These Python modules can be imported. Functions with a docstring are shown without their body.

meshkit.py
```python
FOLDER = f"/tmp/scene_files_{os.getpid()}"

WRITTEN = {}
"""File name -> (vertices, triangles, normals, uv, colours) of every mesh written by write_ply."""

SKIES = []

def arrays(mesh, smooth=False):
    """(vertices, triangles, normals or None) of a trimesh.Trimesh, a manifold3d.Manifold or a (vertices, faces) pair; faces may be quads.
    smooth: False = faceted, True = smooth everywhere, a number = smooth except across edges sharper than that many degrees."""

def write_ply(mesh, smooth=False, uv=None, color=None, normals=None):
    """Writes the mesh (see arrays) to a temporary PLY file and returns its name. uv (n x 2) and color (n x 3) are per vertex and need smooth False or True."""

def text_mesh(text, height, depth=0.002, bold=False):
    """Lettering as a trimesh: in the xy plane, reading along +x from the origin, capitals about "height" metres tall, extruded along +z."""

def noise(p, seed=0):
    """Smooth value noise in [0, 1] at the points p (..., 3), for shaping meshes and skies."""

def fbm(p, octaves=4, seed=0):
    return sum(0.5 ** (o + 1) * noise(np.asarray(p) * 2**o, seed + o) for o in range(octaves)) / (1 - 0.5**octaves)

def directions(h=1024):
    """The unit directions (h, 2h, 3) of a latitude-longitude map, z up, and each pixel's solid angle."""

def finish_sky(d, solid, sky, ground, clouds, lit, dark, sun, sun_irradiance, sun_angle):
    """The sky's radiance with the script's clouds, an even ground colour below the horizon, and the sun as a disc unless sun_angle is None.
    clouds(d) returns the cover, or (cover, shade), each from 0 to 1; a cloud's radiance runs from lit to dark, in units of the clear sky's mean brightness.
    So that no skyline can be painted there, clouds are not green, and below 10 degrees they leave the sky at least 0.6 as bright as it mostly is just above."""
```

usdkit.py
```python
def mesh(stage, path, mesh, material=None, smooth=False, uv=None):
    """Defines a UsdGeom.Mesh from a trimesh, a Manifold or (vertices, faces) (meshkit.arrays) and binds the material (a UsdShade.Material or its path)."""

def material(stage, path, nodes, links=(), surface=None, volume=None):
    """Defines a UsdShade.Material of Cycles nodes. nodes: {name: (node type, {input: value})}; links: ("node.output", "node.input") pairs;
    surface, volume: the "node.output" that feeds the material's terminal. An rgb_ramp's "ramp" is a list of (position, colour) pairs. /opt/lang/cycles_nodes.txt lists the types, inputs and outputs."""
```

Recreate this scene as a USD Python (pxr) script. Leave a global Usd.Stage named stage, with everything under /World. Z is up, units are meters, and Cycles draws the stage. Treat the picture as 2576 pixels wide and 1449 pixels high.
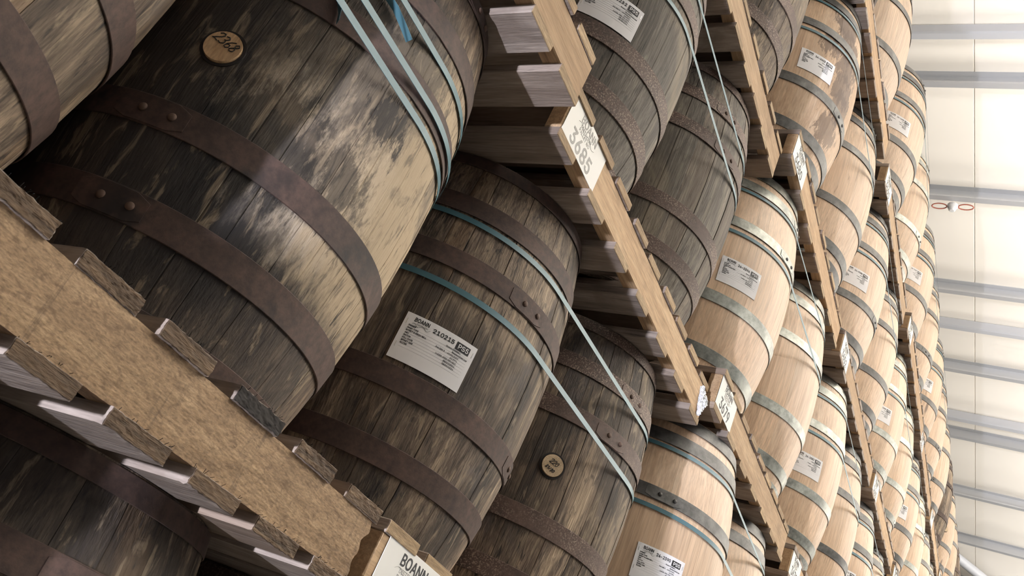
import math, random
import numpy as np, trimesh
import usdkit, meshkit
from meshkit import text_mesh, noise
from pxr import Usd, UsdGeom, UsdLux, UsdShade, Gf, Sdf, Vt

stage = Usd.Stage.CreateInMemory()
UsdGeom.SetStageUpAxis(stage, UsdGeom.Tokens.z)
UsdGeom.SetStageMetersPerUnit(stage, 1.0)
UsdGeom.Xform.Define(stage, '/World')
PI = math.pi
ZC = 0.845                      # camera height above the floor

# ------------------------------------------------------------------ camera
FPX = 2380.0
ROT = (0.94072, 0.55359, -0.16783)
def rotvec(v):
    v = np.array(v, float); t = np.linalg.norm(v); k = v / t
    K = np.array([[0, -k[2], k[1]], [k[2], 0, -k[0]], [-k[1], k[0], 0]])
    return np.eye(3) + math.sin(t) * K + (1 - math.cos(t)) * K @ K
CM = rotvec(ROT)                # columns: world x, y, z seen in camera axes (right, down, forward)
cam = UsdGeom.Camera.Define(stage, '/World/camera')
right, down, fwd = CM[0], CM[1], CM[2]
cam.AddTransformOp().Set(Gf.Matrix4d(*right, 0, *(-down), 0, *(-fwd), 0, 0, 0, ZC, 1))
cam.CreateHorizontalApertureAttr(36.0)
cam.CreateVerticalApertureAttr(36.0 * 1449 / 2576)
cam.CreateFocalLengthAttr(36.0 * FPX / 2576)
cam.CreateClippingRangeAttr(Gf.Vec2f(0.05, 200))
cam.CreateFStopAttr(22.0)
cam.CreateFocusDistanceAttr(2.2)
cam.CreateExposureAttr(0.0)

# ------------------------------------------------------------------ light
def sky_light():
    d = UsdLux.DomeLight.Define(stage, '/World/daylight')
    d.CreateIntensityAttr(0.055); d.CreateColorAttr(Gf.Vec3f(1.0, 0.975, 0.95))
sky_light()
def rect(name, pos, rx, ry, w, h, inten, col):
    l = UsdLux.RectLight.Define(stage, '/World/' + name)
    l.AddTranslateOp().Set(Gf.Vec3d(*pos)); l.AddRotateXYZOp().Set(Gf.Vec3f(rx, ry, 0))
    l.CreateWidthAttr(w); l.CreateHeightAttr(h); l.CreateIntensityAttr(inten); l.CreateColorAttr(Gf.Vec3f(*col)); l.CreateNormalizeAttr(False)
    return l
LAMPS_UP, LAMPS_DOWN, FLOODLAMP = 262.0, 33.0, 9500.0
WARM = (1.0, 0.97, 0.925)

# ------------------------------------------------------------------ helpers
names = {}
def numbered(base, parent='/World'):
    k = (parent, base); n = names.get(k, 0); names[k] = n + 1
    return base if n == 0 else f'{base}_{n:03d}'
def tag(prim, label=None, cat=None, group=None, kind=None):
    for k, v in (('label', label), ('category', cat), ('group', group), ('kind', kind)):
        if v: prim.SetCustomDataByKey(k, v)
    return prim
def xform(base, parent='/World', loc=(0, 0, 0), rz=0.0, sc=None):
    p = f'{parent}/{numbered(base, parent)}'
    x = UsdGeom.Xform.Define(stage, p)
    x.AddTranslateOp().Set(Gf.Vec3d(*map(float, loc)))
    if rz: x.AddRotateZOp().Set(math.degrees(rz))
    if sc: x.AddScaleOp().Set(Gf.Vec3f(sc, sc, sc))
    return x.GetPrim()
def P(prim): return str(prim.GetPath())
def obj(base, mesh, mat, parent='/World', smooth=False, tone=None):
    parent = parent if isinstance(parent, str) else P(parent)
    m = usdkit.mesh(stage, f'{parent}/{numbered(base, parent)}', mesh, MAT[mat], smooth=smooth)
    if tone is not None:
        n = len(m.GetPointsAttr().Get())
        UsdGeom.PrimvarsAPI(m).CreatePrimvar('tone', Sdf.ValueTypeNames.Color3fArray, 'vertex').Set(Vt.Vec3fArray.FromNumpy(np.tile(np.float32(tone), (n, 1))))
    return m.GetPrim()
def box(x0, x1, y0, y1, z0, z1):
    b = trimesh.creation.box((x1 - x0, y1 - y0, z1 - z0)); b.apply_translation(((x0 + x1) / 2, (y0 + y1) / 2, (z0 + z1) / 2)); return b
def bevel_box(x0, x1, y0, y1, z0, z1, b=0.002):
    import manifold3d as m3
    pts = [(x + sx, y + sy, z + sz) for x, s1 in ((x0, 1), (x1, -1)) for y, s2 in ((y0, 1), (y1, -1)) for z, s3 in ((z0, 1), (z1, -1))
           for sx, sy, sz in ((0, s2 * b, s3 * b), (s1 * b, 0, s3 * b), (s1 * b, s2 * b, 0))]
    return m3.Manifold.hull_points(np.array(pts, float))
def cat(ms): return trimesh.util.concatenate(ms)
def tube(pts, r, n=8):
    pts = np.array(pts, float); V = []; F = []
    t = np.gradient(pts, axis=0); t /= np.linalg.norm(t, axis=1)[:, None]
    u = np.cross(t[0], [0.3, 0.2, 0.93]); u /= np.linalg.norm(u)
    for p_, t_ in zip(pts, t):
        u = u - t_ * (u @ t_); u /= np.linalg.norm(u); w = np.cross(t_, u)
        V += [p_ + r * (math.cos(a) * u + math.sin(a) * w) for a in np.arange(n) * 2 * PI / n]
    for i in range(len(pts) - 1):
        for j in range(n):
            a, b = i * n + j, i * n + (j + 1) % n
            F += [(a, b, b + n), (a, b + n, a + n)]
    c0, c1 = len(V), len(V) + 1; V += [pts[0], pts[-1]]; k = (len(pts) - 1) * n
    for j in range(n):
        F += [(c0, (j + 1) % n, j), (c1, k + j, k + (j + 1) % n)]
    return trimesh.Trimesh(np.array(V), np.array(F), process=False)
_txt = {}
def text(s, h, bold=False, depth=0.0004):
    k = (s, round(h, 5), bold)
    if k not in _txt: _txt[k] = text_mesh(s, h, depth, bold)
    return _txt[k].copy()

# ------------------------------------------------------------------ materials
MAT = {}
UsdGeom.Scope.Define(stage, '/World/Looks')
def mat(name, nodes, links, surface='p.BSDF'):
    MAT[name] = usdkit.material(stage, '/World/Looks/' + name, nodes, links, surface)
def plain(name, col, rough=0.6, metal=0.0, **kw):
    mat(name, {'p': ('principled_bsdf', dict(base_color=col, roughness=rough, metallic=metal, **kw))}, [])

def wood(name, ramp, grain=(26, 26, 1.7), streak=None, blotch=None, rough=0.72, bump=0.5, spec=0.35, fine=(150, 150, 6), toned=True, along='z', spots=(), knots=None, contrast=0.25):
    """Grain stretched along one axis of the piece, tone per piece from its primvar, dark streaks and blotches."""
    def sc(v): return {'z': v, 'x': (v[2], v[0], v[1]), 'y': (v[0], v[2], v[1])}[along]
    N = {'tc': ('texture_coordinate', {}), 'at': ('attribute', {'attribute': 'tone'}), 'sep': ('separate_color', {'color_type': 'rgb'}),
         'sd': ('combine_xyz', {'z': 0.0}), 'off': ('vector_math', {'math_type': 'add'}), 'sm': ('math', {'math_type': 'multiply', 'value2': 37.0}),
         'oi': ('object_info', {}), 'ol': ('vector_math', {'math_type': 'multiply', 'vector2': (3.7, 5.3, 4.1)}), 'off2': ('vector_math', {'math_type': 'add'}),
         'm1': ('mapping', {'scale': sc(grain)}), 'n1': ('noise_texture', {'scale': 1.0, 'detail': 6.0, 'roughness': 0.62, 'distortion': 0.6}),
         'r1': ('rgb_ramp', {'ramp': ramp}), 'm2': ('mapping', {'scale': sc(fine)}), 'n2': ('noise_texture', {'scale': 1.0, 'detail': 3.0, 'roughness': 0.6}),
         'fr': ('map_range', {'value': 1.0, 'from_min': 0.25, 'from_max': 0.75, 'to_min': 1 - contrast, 'to_max': 1 + contrast}),
         'fm': ('mix', {'mix_type': 'multiply', 'fac': 1.0}), 'bp': ('bump', {'strength': bump, 'distance': 0.0016}),
         'ad': ('math', {'math_type': 'add'}),
         'p': ('principled_bsdf', {'roughness': rough, 'specular_ior_level': spec})}
    L = [('at.color', 'sep.color'), ('sep.b', 'sm.value1'), ('sm.value', 'sd.x'), ('sm.value', 'sd.y'), ('sm.value', 'sd.z'), ('tc.object', 'off.vector1'), ('sd.vector', 'off.vector2'),
         ('oi.location', 'ol.vector1'), ('off.vector', 'off2.vector1'), ('ol.vector', 'off2.vector2'),
         ('off2.vector', 'm1.vector'), ('m1.vector', 'n1.vector'), ('n1.fac', 'r1.fac'), ('off2.vector', 'm2.vector'), ('m2.vector', 'n2.vector'),
         ('n2.fac', 'fr.value'), ('r1.color', 'fm.color1'), ('fr.result', 'fm.color2'), ('n1.fac', 'ad.value1'), ('n2.fac', 'ad.value2'), ('ad.value', 'bp.height'), ('bp.normal', 'p.normal')]
    c = 'fm.color'
    def mix(i, fac, col=None, colsock=None, mode='mix'):
        nonlocal c
        N[i] = ('mix', dict({'mix_type': mode, 'fac': 1.0}, **({'color2': col} if col is not None else {})))
        L.append((c, i + '.color1'))
        if fac: L.append((fac, i + '.fac'))
        if colsock: L.append((colsock, i + '.color2'))
        c = i + '.color'
    if toned:
        N['tr'] = ('map_range', {'value': 1.0, 'from_min': 0.0, 'from_max': 1.0, 'to_min': 0.0, 'to_max': 2.0}); L.append(('sep.r', 'tr.value'))
        mix('mt', None, colsock='tr.result', mode='multiply')
        mix('mg', 'sep.g', col=(0.30, 0.175, 0.085))
    for i, (pos, rad, soft, col, amt) in enumerate(spots):      # stains and painted light that stand at one place of the piece, ragged by noise
        N[f'sv{i}'] = ('vector_math', {'math_type': 'distance', 'vector2': pos})
        N[f'sn{i}'] = ('mapping', {'scale': sc((42, 42, 13)), 'location': (i * 2.3, 0, i)}); N[f'so{i}'] = ('noise_texture', {'scale': 1.0, 'detail': 7.0, 'roughness': 0.72})
        N[f'sa{i}'] = ('math', {'math_type': 'multiply_add', 'value2': -0.26, 'value3': 0.0}); N[f'sr{i}'] = ('map_range', {'value': 1.0, 'from_min': rad - 0.13 + soft * 0.6, 'from_max': rad - 0.13, 'to_min': 0.0, 'to_max': amt, 'clamp': True})
        N[f'sb{i}'] = ('math', {'math_type': 'add'})
        L += [('tc.object', f'sv{i}.vector1'), ('tc.object', f'sn{i}.vector'), (f'sn{i}.vector', f'so{i}.vector'), (f'so{i}.fac', f'sa{i}.value1'), (f'sv{i}.value', f'sb{i}.value1'), (f'sa{i}.value', f'sb{i}.value2'), (f'sb{i}.value', f'sr{i}.value')]
        mix(f'sx{i}', f'sr{i}.result', col=col)
    if blotch:
        for i, (scale, lo, hi, col, amt) in enumerate(blotch):
            N[f'bn{i}'] = ('noise_texture', {'scale': 1.0, 'detail': 5.0, 'roughness': 0.6, 'distortion': 0.8}); N[f'bm{i}'] = ('mapping', {'scale': sc(scale if isinstance(scale, tuple) else (scale, scale, scale * 0.55)), 'location': (i * 3.1, i * 1.7, 0)})
            N[f'br{i}'] = ('map_range', {'value': 1.0, 'from_min': lo, 'from_max': hi, 'to_min': 0.0, 'to_max': amt, 'clamp': True, 'range_type': 'smoothstep'})
            N[f'bl{i}'] = ('vector_math', {'math_type': 'add'})
            L += [('tc.object', f'bl{i}.vector1'), ('ol.vector', f'bl{i}.vector2'), (f'bl{i}.vector', f'bm{i}.vector'), (f'bm{i}.vector', f'bn{i}.vector'), (f'bn{i}.fac', f'br{i}.value')]
            mix(f'bx{i}', f'br{i}.result', col=col)
    if streak:
        scale, lo, hi, col, amt = streak
        N['kn'] = ('noise_texture', {'scale': 1.0, 'detail': 5.0, 'roughness': 0.7, 'distortion': 0.5}); N['km'] = ('mapping', {'scale': sc(scale)})
        N['kr'] = ('map_range', {'value': 1.0, 'from_min': lo, 'from_max': hi, 'to_min': 0.0, 'to_max': amt, 'clamp': True})
        L += [('off2.vector', 'km.vector'), ('km.vector', 'kn.vector'), ('kn.fac', 'kr.value')]
        mix('kx', 'kr.result', col=col)
    if knots:
        N['vo'] = ('voronoi_texture', {'scale': 1.0, 'randomness': 1.0}); N['vm'] = ('mapping', {'scale': sc(knots[0])})
        N['vr'] = ('map_range', {'value': 1.0, 'from_min': knots[1], 'from_max': knots[1] * 0.55, 'to_min': 0.0, 'to_max': 0.85, 'clamp': True})
        L += [('off2.vector', 'vm.vector'), ('vm.vector', 'vo.vector'), ('vo.distance', 'vr.value')]
        mix('vx', 'vr.result', col=knots[2])
    L.append((c, 'p.base_color'))
    mat(name, N, L)

OLD = [(0.25, (0.036, 0.027, 0.021)), (0.40, (0.085, 0.062, 0.046)), (0.52, (0.160, 0.119, 0.085)), (0.64, (0.26, 0.197, 0.136)), (0.8, (0.40, 0.31, 0.215))]
OLDB = [(3.2, 0.50, 0.72, (0.40, 0.31, 0.21), 0.42), (2.6, 0.52, 0.68, (0.030, 0.024, 0.020), 0.8), (8, 0.56, 0.70, (0.10, 0.085, 0.08), 0.6), ((95, 95, 3.2), 0.60, 0.68, (0.020, 0.016, 0.014), 0.85), ((70, 70, 16), 0.53, 0.66, (0.026, 0.021, 0.018), 0.55), ((40, 40, 8), 0.56, 0.66, (0.40, 0.31, 0.21), 0.40)]
OLDK = ((34, 34, 2.2), 0.57, 0.70, (0.014, 0.012, 0.012), 0.92)
wood('weathered_oak', OLD, streak=OLDK, blotch=OLDB, bump=1.0, contrast=0.6, fine=(260, 260, 12))
wood('grey_oak', [(0.25, (0.05, 0.043, 0.035)), (0.45, (0.105, 0.09, 0.073)), (0.6, (0.17, 0.147, 0.118)), (0.8, (0.27, 0.232, 0.18))], streak=((30, 30, 2.2), 0.60, 0.74, (0.022, 0.02, 0.018), 0.8), blotch=[(3.0, 0.52, 0.72, (0.36, 0.29, 0.20), 0.5), (2.4, 0.53, 0.70, (0.05, 0.044, 0.038), 0.6), ((95, 95, 3.2), 0.61, 0.69, (0.03, 0.026, 0.022), 0.8), ((70, 70, 16), 0.55, 0.68, (0.03, 0.026, 0.022), 0.45)], bump=0.7, contrast=0.5, fine=(230, 230, 9))
NEW = [(0.25, (0.44, 0.295, 0.19)), (0.5, (0.53, 0.375, 0.25)), (0.75, (0.60, 0.445, 0.31))]
wood('new_oak', NEW, grain=(40, 40, 1.6), streak=((60, 60, 4), 0.66, 0.76, (0.16, 0.085, 0.042), 0.6), blotch=[(2.0, 0.55, 0.8, (0.50, 0.34, 0.215), 0.6)], rough=0.45, bump=0.16, spec=0.5)
wood('stained_oak', NEW, grain=(40, 40, 1.6), streak=((40, 40, 6), 0.63, 0.72, (0.17, 0.085, 0.035), 0.7), blotch=[(2.2, 0.58, 0.75, (0.40, 0.25, 0.13), 0.5)], rough=0.5, bump=0.2, spec=0.45, knots=((9, 9, 2.4), 0.16, (0.11, 0.055, 0.03)))
def drip_spots():
    H, Rb, Rh = 0.899 * 1.02, 0.328 * 1.02, 0.268 * 1.02
    def q(a_, t):
        z = (a_ + 1) * H / 2; R = Rb - (Rb - Rh) * a_ * a_; return (R * math.cos(t), R * math.sin(t), z)
    br, lt = (0.060, 0.024, 0.008), (0.36, 0.21, 0.10)
    return [(q(0.2, -0.15), 0.20, 0.10, lt, 0.35), (q(-0.2, -0.1), 0.17, 0.08, lt, 0.35), (q(0.62, -0.45), 0.068, 0.02, br, 0.85), (q(0.45, -0.35), 0.062, 0.02, br, 0.8), (q(0.30, -0.42), 0.058, 0.02, br, 0.8), (q(0.12, -0.32), 0.068, 0.02, br, 0.8),
            (q(-0.10, -0.30), 0.068, 0.02, br, 0.8), (q(-0.28, -0.22), 0.062, 0.02, br, 0.75), (q(-0.58, -0.28), 0.062, 0.02, br, 0.7), (q(0.22, -0.66), 0.05, 0.02, br, 0.7)]
wood('drip_stained_oak', NEW, grain=(40, 40, 1.6), streak=((60, 60, 4), 0.66, 0.76, (0.16, 0.085, 0.042), 0.6), rough=0.52, bump=0.18, spec=0.3, spots=drip_spots())
wood('head_oak', [(0.3, (0.10, 0.075, 0.055)), (0.7, (0.22, 0.165, 0.12))], along='x', bump=0.4, toned=False)
wood('bung_wood', [(0.3, (0.46, 0.29, 0.155)), (0.7, (0.66, 0.45, 0.26))], grain=(60, 60, 14), fine=(300, 300, 60), toned=False, bump=0.15)
wood('bung_cork', [(0.3, (0.40, 0.29, 0.18)), (0.7, (0.60, 0.47, 0.31))], grain=(300, 300, 300), fine=(600, 600, 600), toned=False, bump=0.4)
PAL = [(0.25, (0.34, 0.215, 0.115)), (0.5, (0.475, 0.32, 0.185)), (0.75, (0.58, 0.42, 0.26))]
PALB = [(5.0, 0.56, 0.74, (0.20, 0.125, 0.07), 0.55)]
wood('pallet_stringer', PAL, along='y', grain=(34, 34, 2.2), fine=(220, 220, 18), streak=((26, 40, 3.0), 0.62, 0.74, (0.09, 0.06, 0.04), 0.7), blotch=PALB, bump=0.45)
wood('pallet_board', [(0.25, (0.18, 0.142, 0.118)), (0.5, (0.31, 0.255, 0.215)), (0.75, (0.42, 0.355, 0.305))], along='x', grain=(34, 34, 2.2), fine=(220, 220, 18), streak=((30, 30, 2.5), 0.58, 0.72, (0.07, 0.055, 0.05), 0.75), blotch=[(7.0, 0.5, 0.68, (0.19, 0.145, 0.115), 0.6)], bump=0.55)
wood('rough_stringer', [(0.25, (0.18, 0.115, 0.064)), (0.5, (0.285, 0.188, 0.107)), (0.75, (0.39, 0.27, 0.16))], along='y', grain=(60, 60, 10), fine=(520, 520, 150), contrast=0.42, streak=((9, 5, 34), 0.55, 0.70, (0.075, 0.05, 0.034), 0.7), blotch=[(7, 0.56, 0.75, (0.15, 0.095, 0.055), 0.6), ((120, 120, 60), 0.5, 0.68, (0.13, 0.08, 0.045), 0.6)], bump=0.12)
wood('end_grain', [(0.3, (0.045, 0.028, 0.017)), (0.5, (0.095, 0.06, 0.034)), (0.7, (0.17, 0.11, 0.062))], along='y', grain=(16, 130, 10), fine=(300, 300, 60), bump=0.9)
wood('board_end', [(0.3, (0.21, 0.14, 0.075)), (0.5, (0.34, 0.235, 0.13)), (0.7, (0.44, 0.32, 0.19))], along='y', grain=(20, 120, 10), fine=(300, 300, 60), bump=0.5)
plain('charred_wood', (0.018, 0.014, 0.012), 0.85)

def hoop_mat(name, a, b, rough, metal, scale, speck=None, bump=0.25, coarse=False):
    N = {'tc': ('texture_coordinate', {}), 'oi': ('object_info', {}), 'ol': ('vector_math', {'math_type': 'multiply', 'vector2': (3.7, 5.3, 4.1)}), 'o': ('vector_math', {'math_type': 'add'}),
         'n': ('noise_texture', {'scale': scale, 'detail': 6.0, 'roughness': 0.7}), 'r': ('rgb_ramp', {'ramp': [(0.35, a), (0.65, b)]}),
         'v': ('noise_texture', {'scale': 9.0, 'detail': 3.0}), 'vr': ('map_range', {'value': 1.0, 'from_min': 0.3, 'from_max': 0.7, 'to_min': 0.7, 'to_max': 1.25}), 'mm': ('mix', {'mix_type': 'multiply', 'fac': 1.0}),
         'bp': ('bump', {'strength': bump, 'distance': 0.001}), 'p': ('principled_bsdf', {'roughness': rough, 'metallic': metal})}
    L = [('tc.object', 'o.vector1'), ('oi.location', 'ol.vector1'), ('ol.vector', 'o.vector2'), ('o.vector', 'n.vector'), ('o.vector', 'v.vector'), ('n.fac', 'r.fac'), ('v.fac', 'vr.value'), ('r.color', 'mm.color1'), ('vr.result', 'mm.color2'), ('n.fac', 'bp.height'), ('bp.normal', 'p.normal')]
    c = 'mm.color'
    if speck:
        N['s'] = ('noise_texture', {'scale': 11.0 if coarse else 240.0, 'detail': 4.0, 'roughness': 0.6}); N['sr'] = ('map_range', {'value': 1.0, 'from_min': 0.52, 'from_max': 0.62, 'to_min': 0.0, 'to_max': 0.85, 'clamp': True})
        N['s2'] = ('noise_texture', {'scale': 6.0, 'detail': 2.0}); N['s2r'] = ('map_range', {'value': 1.0, 'from_min': 0.36, 'from_max': 0.56, 'to_min': 0.0, 'to_max': 1.0, 'clamp': True}); N['sm'] = ('math', {'math_type': 'multiply'})
        N['sx'] = ('mix', {'mix_type': 'mix', 'color2': speck})
        L += [('o.vector', 's.vector'), ('s.fac', 'sr.value'), ('o.vector', 's2.vector'), ('s2.fac', 's2r.value'), ('sr.result', 'sm.value1'), ('s2r.result', 'sm.value2'), ('sm.value', 'sx.fac'), (c, 'sx.color1')]
        c = 'sx.color'
    L.append((c, 'p.base_color')); mat(name, N, L)
hoop_mat('rusty_iron', (0.043, 0.026, 0.021), (0.088, 0.052, 0.040), 0.75, 0.0, 60, bump=0.5)
hoop_mat('speckled_iron', (0.070, 0.044, 0.035), (0.12, 0.075, 0.057), 0.7, 0.0, 60, speck=(0.33, 0.25, 0.19), bump=0.5)
hoop_mat('galvanized_steel', (0.17, 0.175, 0.16), (0.34, 0.35, 0.315), 0.42, 0.75, 34, bump=0.12)
hoop_mat('dark_steel', (0.062, 0.061, 0.058), (0.135, 0.132, 0.125), 0.5, 0.5, 28, bump=0.12)
hoop_mat('stained_iron', (0.043, 0.026, 0.021), (0.088, 0.052, 0.040), 0.72, 0.0, 60, speck=(0.011, 0.010, 0.010), bump=0.5, coarse=True)
plain('rivet_steel', (0.08, 0.075, 0.07), 0.5, 0.5)
plain('rivet_iron', (0.10, 0.058, 0.04), 0.7)
plain('strap_plastic', (0.062, 0.145, 0.175), 0.38, specular_ior_level=0.4)
plain('paper', (0.80, 0.79, 0.80), 0.55)
plain('ink', (0.012, 0.012, 0.014), 0.6)
plain('pale_ink', (0.30, 0.29, 0.27), 0.6)
plain('rule_ink', (0.60, 0.59, 0.59), 0.6)
plain('staple_steel', (0.75, 0.75, 0.72), 0.3, 0.9)
plain('sign_card', (0.83, 0.82, 0.78), 0.5)
plain('clear_film', (0.82, 0.83, 0.84), 0.18, coat_weight=0.6)
plain('ceiling_panel', (0.86, 0.81, 0.735), 0.55)
plain('seam_sealant', (0.78, 0.74, 0.67), 0.6)
plain('purlin_steel', (0.52, 0.525, 0.54), 0.36, 0.3)
plain('painted_beam', (0.46, 0.465, 0.49), 0.5)
plain('white_plastic', (0.62, 0.61, 0.60), 0.35)
plain('red_plastic', (0.42, 0.13, 0.09), 0.4)
plain('lamp_body', (0.6, 0.6, 0.6), 0.5)
mat('concrete', {'tc': ('texture_coordinate', {}), 'n': ('noise_texture', {'scale': 2.0, 'detail': 8.0}), 'r': ('rgb_ramp', {'ramp': [(0.3, (0.075, 0.073, 0.07)), (0.7, (0.12, 0.117, 0.11))]}), 'p': ('principled_bsdf', {'roughness': 0.6})}, [('tc.object', 'n.vector'), ('n.fac', 'r.fac'), ('r.color', 'p.base_color')])
mat('block_wall', {'tc': ('texture_coordinate', {}), 'n': ('noise_texture', {'scale': 3.0, 'detail': 6.0}), 'r': ('rgb_ramp', {'ramp': [(0.3, (0.20, 0.19, 0.18)), (0.7, (0.28, 0.27, 0.25))]}), 'p': ('principled_bsdf', {'roughness': 0.8})}, [('tc.object', 'n.vector'), ('n.fac', 'r.fac'), ('r.color', 'p.base_color')])

# ------------------------------------------------------------------ the building
def struct(prim): return tag(prim, kind='structure')
struct(obj('floor', box(-5, 9, -9, 24, -0.2, 0), 'concrete'))
struct(obj('wall_left', box(-3.4, -3.2, -9, 24, 0, 9), 'block_wall'))
# roof: descends along y (a 5 degree pitch) with the purlins running across
H0, MY, MX, PD = 7.2, -0.0866, -0.05, 0.15
def roof_z(x, y): return ZC + H0 + MY * y + MX * x           # underside of the purlins
ceiling = xform('ceiling'); tag(ceiling, kind='structure')
def on_roof(mesh):                                            # shear-free: lay a flat part (z = height over purlin underside) on the roof plane
    ax = np.array([1, 0, MX]); ax = ax / np.linalg.norm(ax); ay = np.array([0, 1, MY]); ay = ay - ax * (ay @ ax); ay /= np.linalg.norm(ay); az = np.cross(ax, ay)
    M = np.eye(4); M[:3, :3] = np.stack([ax, ay, az], 1); M[:3, 3] = (0, 0, roof_z(0, 0)); mesh.apply_transform(M); return mesh
for i in range(-3, 9):
    x0 = -1.03 + i
    obj('ceiling_panel', on_roof(box(x0 + 0.006, x0 + 0.994, -9, 22, PD, PD + 0.06)), 'ceiling_panel', ceiling)
    obj('panel_joint', on_roof(box(x0 - 0.008, x0 + 0.008, -9, 22, PD + 0.004, PD + 0.05)), 'seam_sealant', ceiling)
def ratio_y(r, x=-1.0):                                       # y of the roof plane point seen at y/z = r
    return r * (H0 + MX * x) / (1 - MY * r)
def purlin(y):
    t, b, lip = 0.004, 0.062, 0.018
    prof = [(0, 0), (0, PD), (-b, PD), (-b, PD - t), (-t, PD - t), (-t, t), (-b + t, t), (-b + t, lip), (-b, lip), (-b, 0)]
    import shapely.geometry as sg
    m = trimesh.creation.extrude_polygon(sg.Polygon(prof), 11.0, engine='earcut')    # profile in (y, z), length along x
    T = np.array([[0, 0, 1, -3.2], [1, 0, 0, y], [0, 1, 0, 0], [0, 0, 0, 1.0]]); m.apply_transform(T)
    m.fix_normals()
    return on_roof(m)
for r in (0.735, 0.955, 1.184, 1.424, 1.677, 1.942, 2.222, 2.498, 2.80):
    obj('purlin', purlin(ratio_y(r)), 'purlin_steel', ceiling)
for r, d in ((0.878, 0.08), (1.541, 0.08), (1.877, 0.09)):
    y = ratio_y(r)
    obj('roof_beam', on_roof(cat([trimesh.Trimesh(*meshkit.arrays(bevel_box(-3.2, 7.8, y - d, y, 0.03, PD, 0.012))[:2], process=False)])), 'painted_beam', ceiling)
def pix_on_roof(u, v, lift=0.0):
    d = CM.T @ np.array([u - 1288, v - 724.5, FPX]); s = (H0 + lift) / (d[2] - MY * d[1] - MX * d[0]); return d * s + np.array([0, 0, ZC])
a, b = pix_on_roof(2415, 1408, -0.05), pix_on_roof(2470, 1452, -0.05)
obj('wind_brace', tube([a - (b - a) * 1.2, b + (b - a) * 4], 0.07, 12), 'painted_beam', ceiling, smooth=40)

# unseen pendant lamps added over aisle and hall to light ceiling and stack
def pendant(x, y, z):
    t = xform('pendant_lamp', loc=(x, y, z))
    tag(t, 'unseen long pendant lamp added over the aisle to light ceiling and stack', 'lamp', 'added pendant lamps over the aisle')
    obj('housing', meshkit_box(-0.15, 0.15, -0.75, 0.75, 0.0, 0.09), 'lamp_body', t)
    top = roof_z(x, y) - z
    obj('hanger', cat([tube([(0, s, 0.09), (0, s, top + 0.1)], 0.006, 6) for s in (-0.6, 0.6)]), 'lamp_body', t)
    n = t.GetName()
    rect('lamp_glow_down_' + n, (x, y, z - 0.004), 0, 0, 0.28, 1.45, LAMPS_DOWN, WARM)
    rect('lamp_glow_up_' + n, (x, y, z + 0.094), 180, 0, 0.28, 1.45, LAMPS_UP, WARM)
def meshkit_box(*a): return trimesh.Trimesh(*meshkit.arrays(bevel_box(*a, 0.006))[:2], process=False)
for y in (2.2, 5.0, 8.0, 11.4, 14.8, 18.2):
    for x in (3.0, 6.2):
        pendant(x, y, ZC + 4.2)

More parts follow.
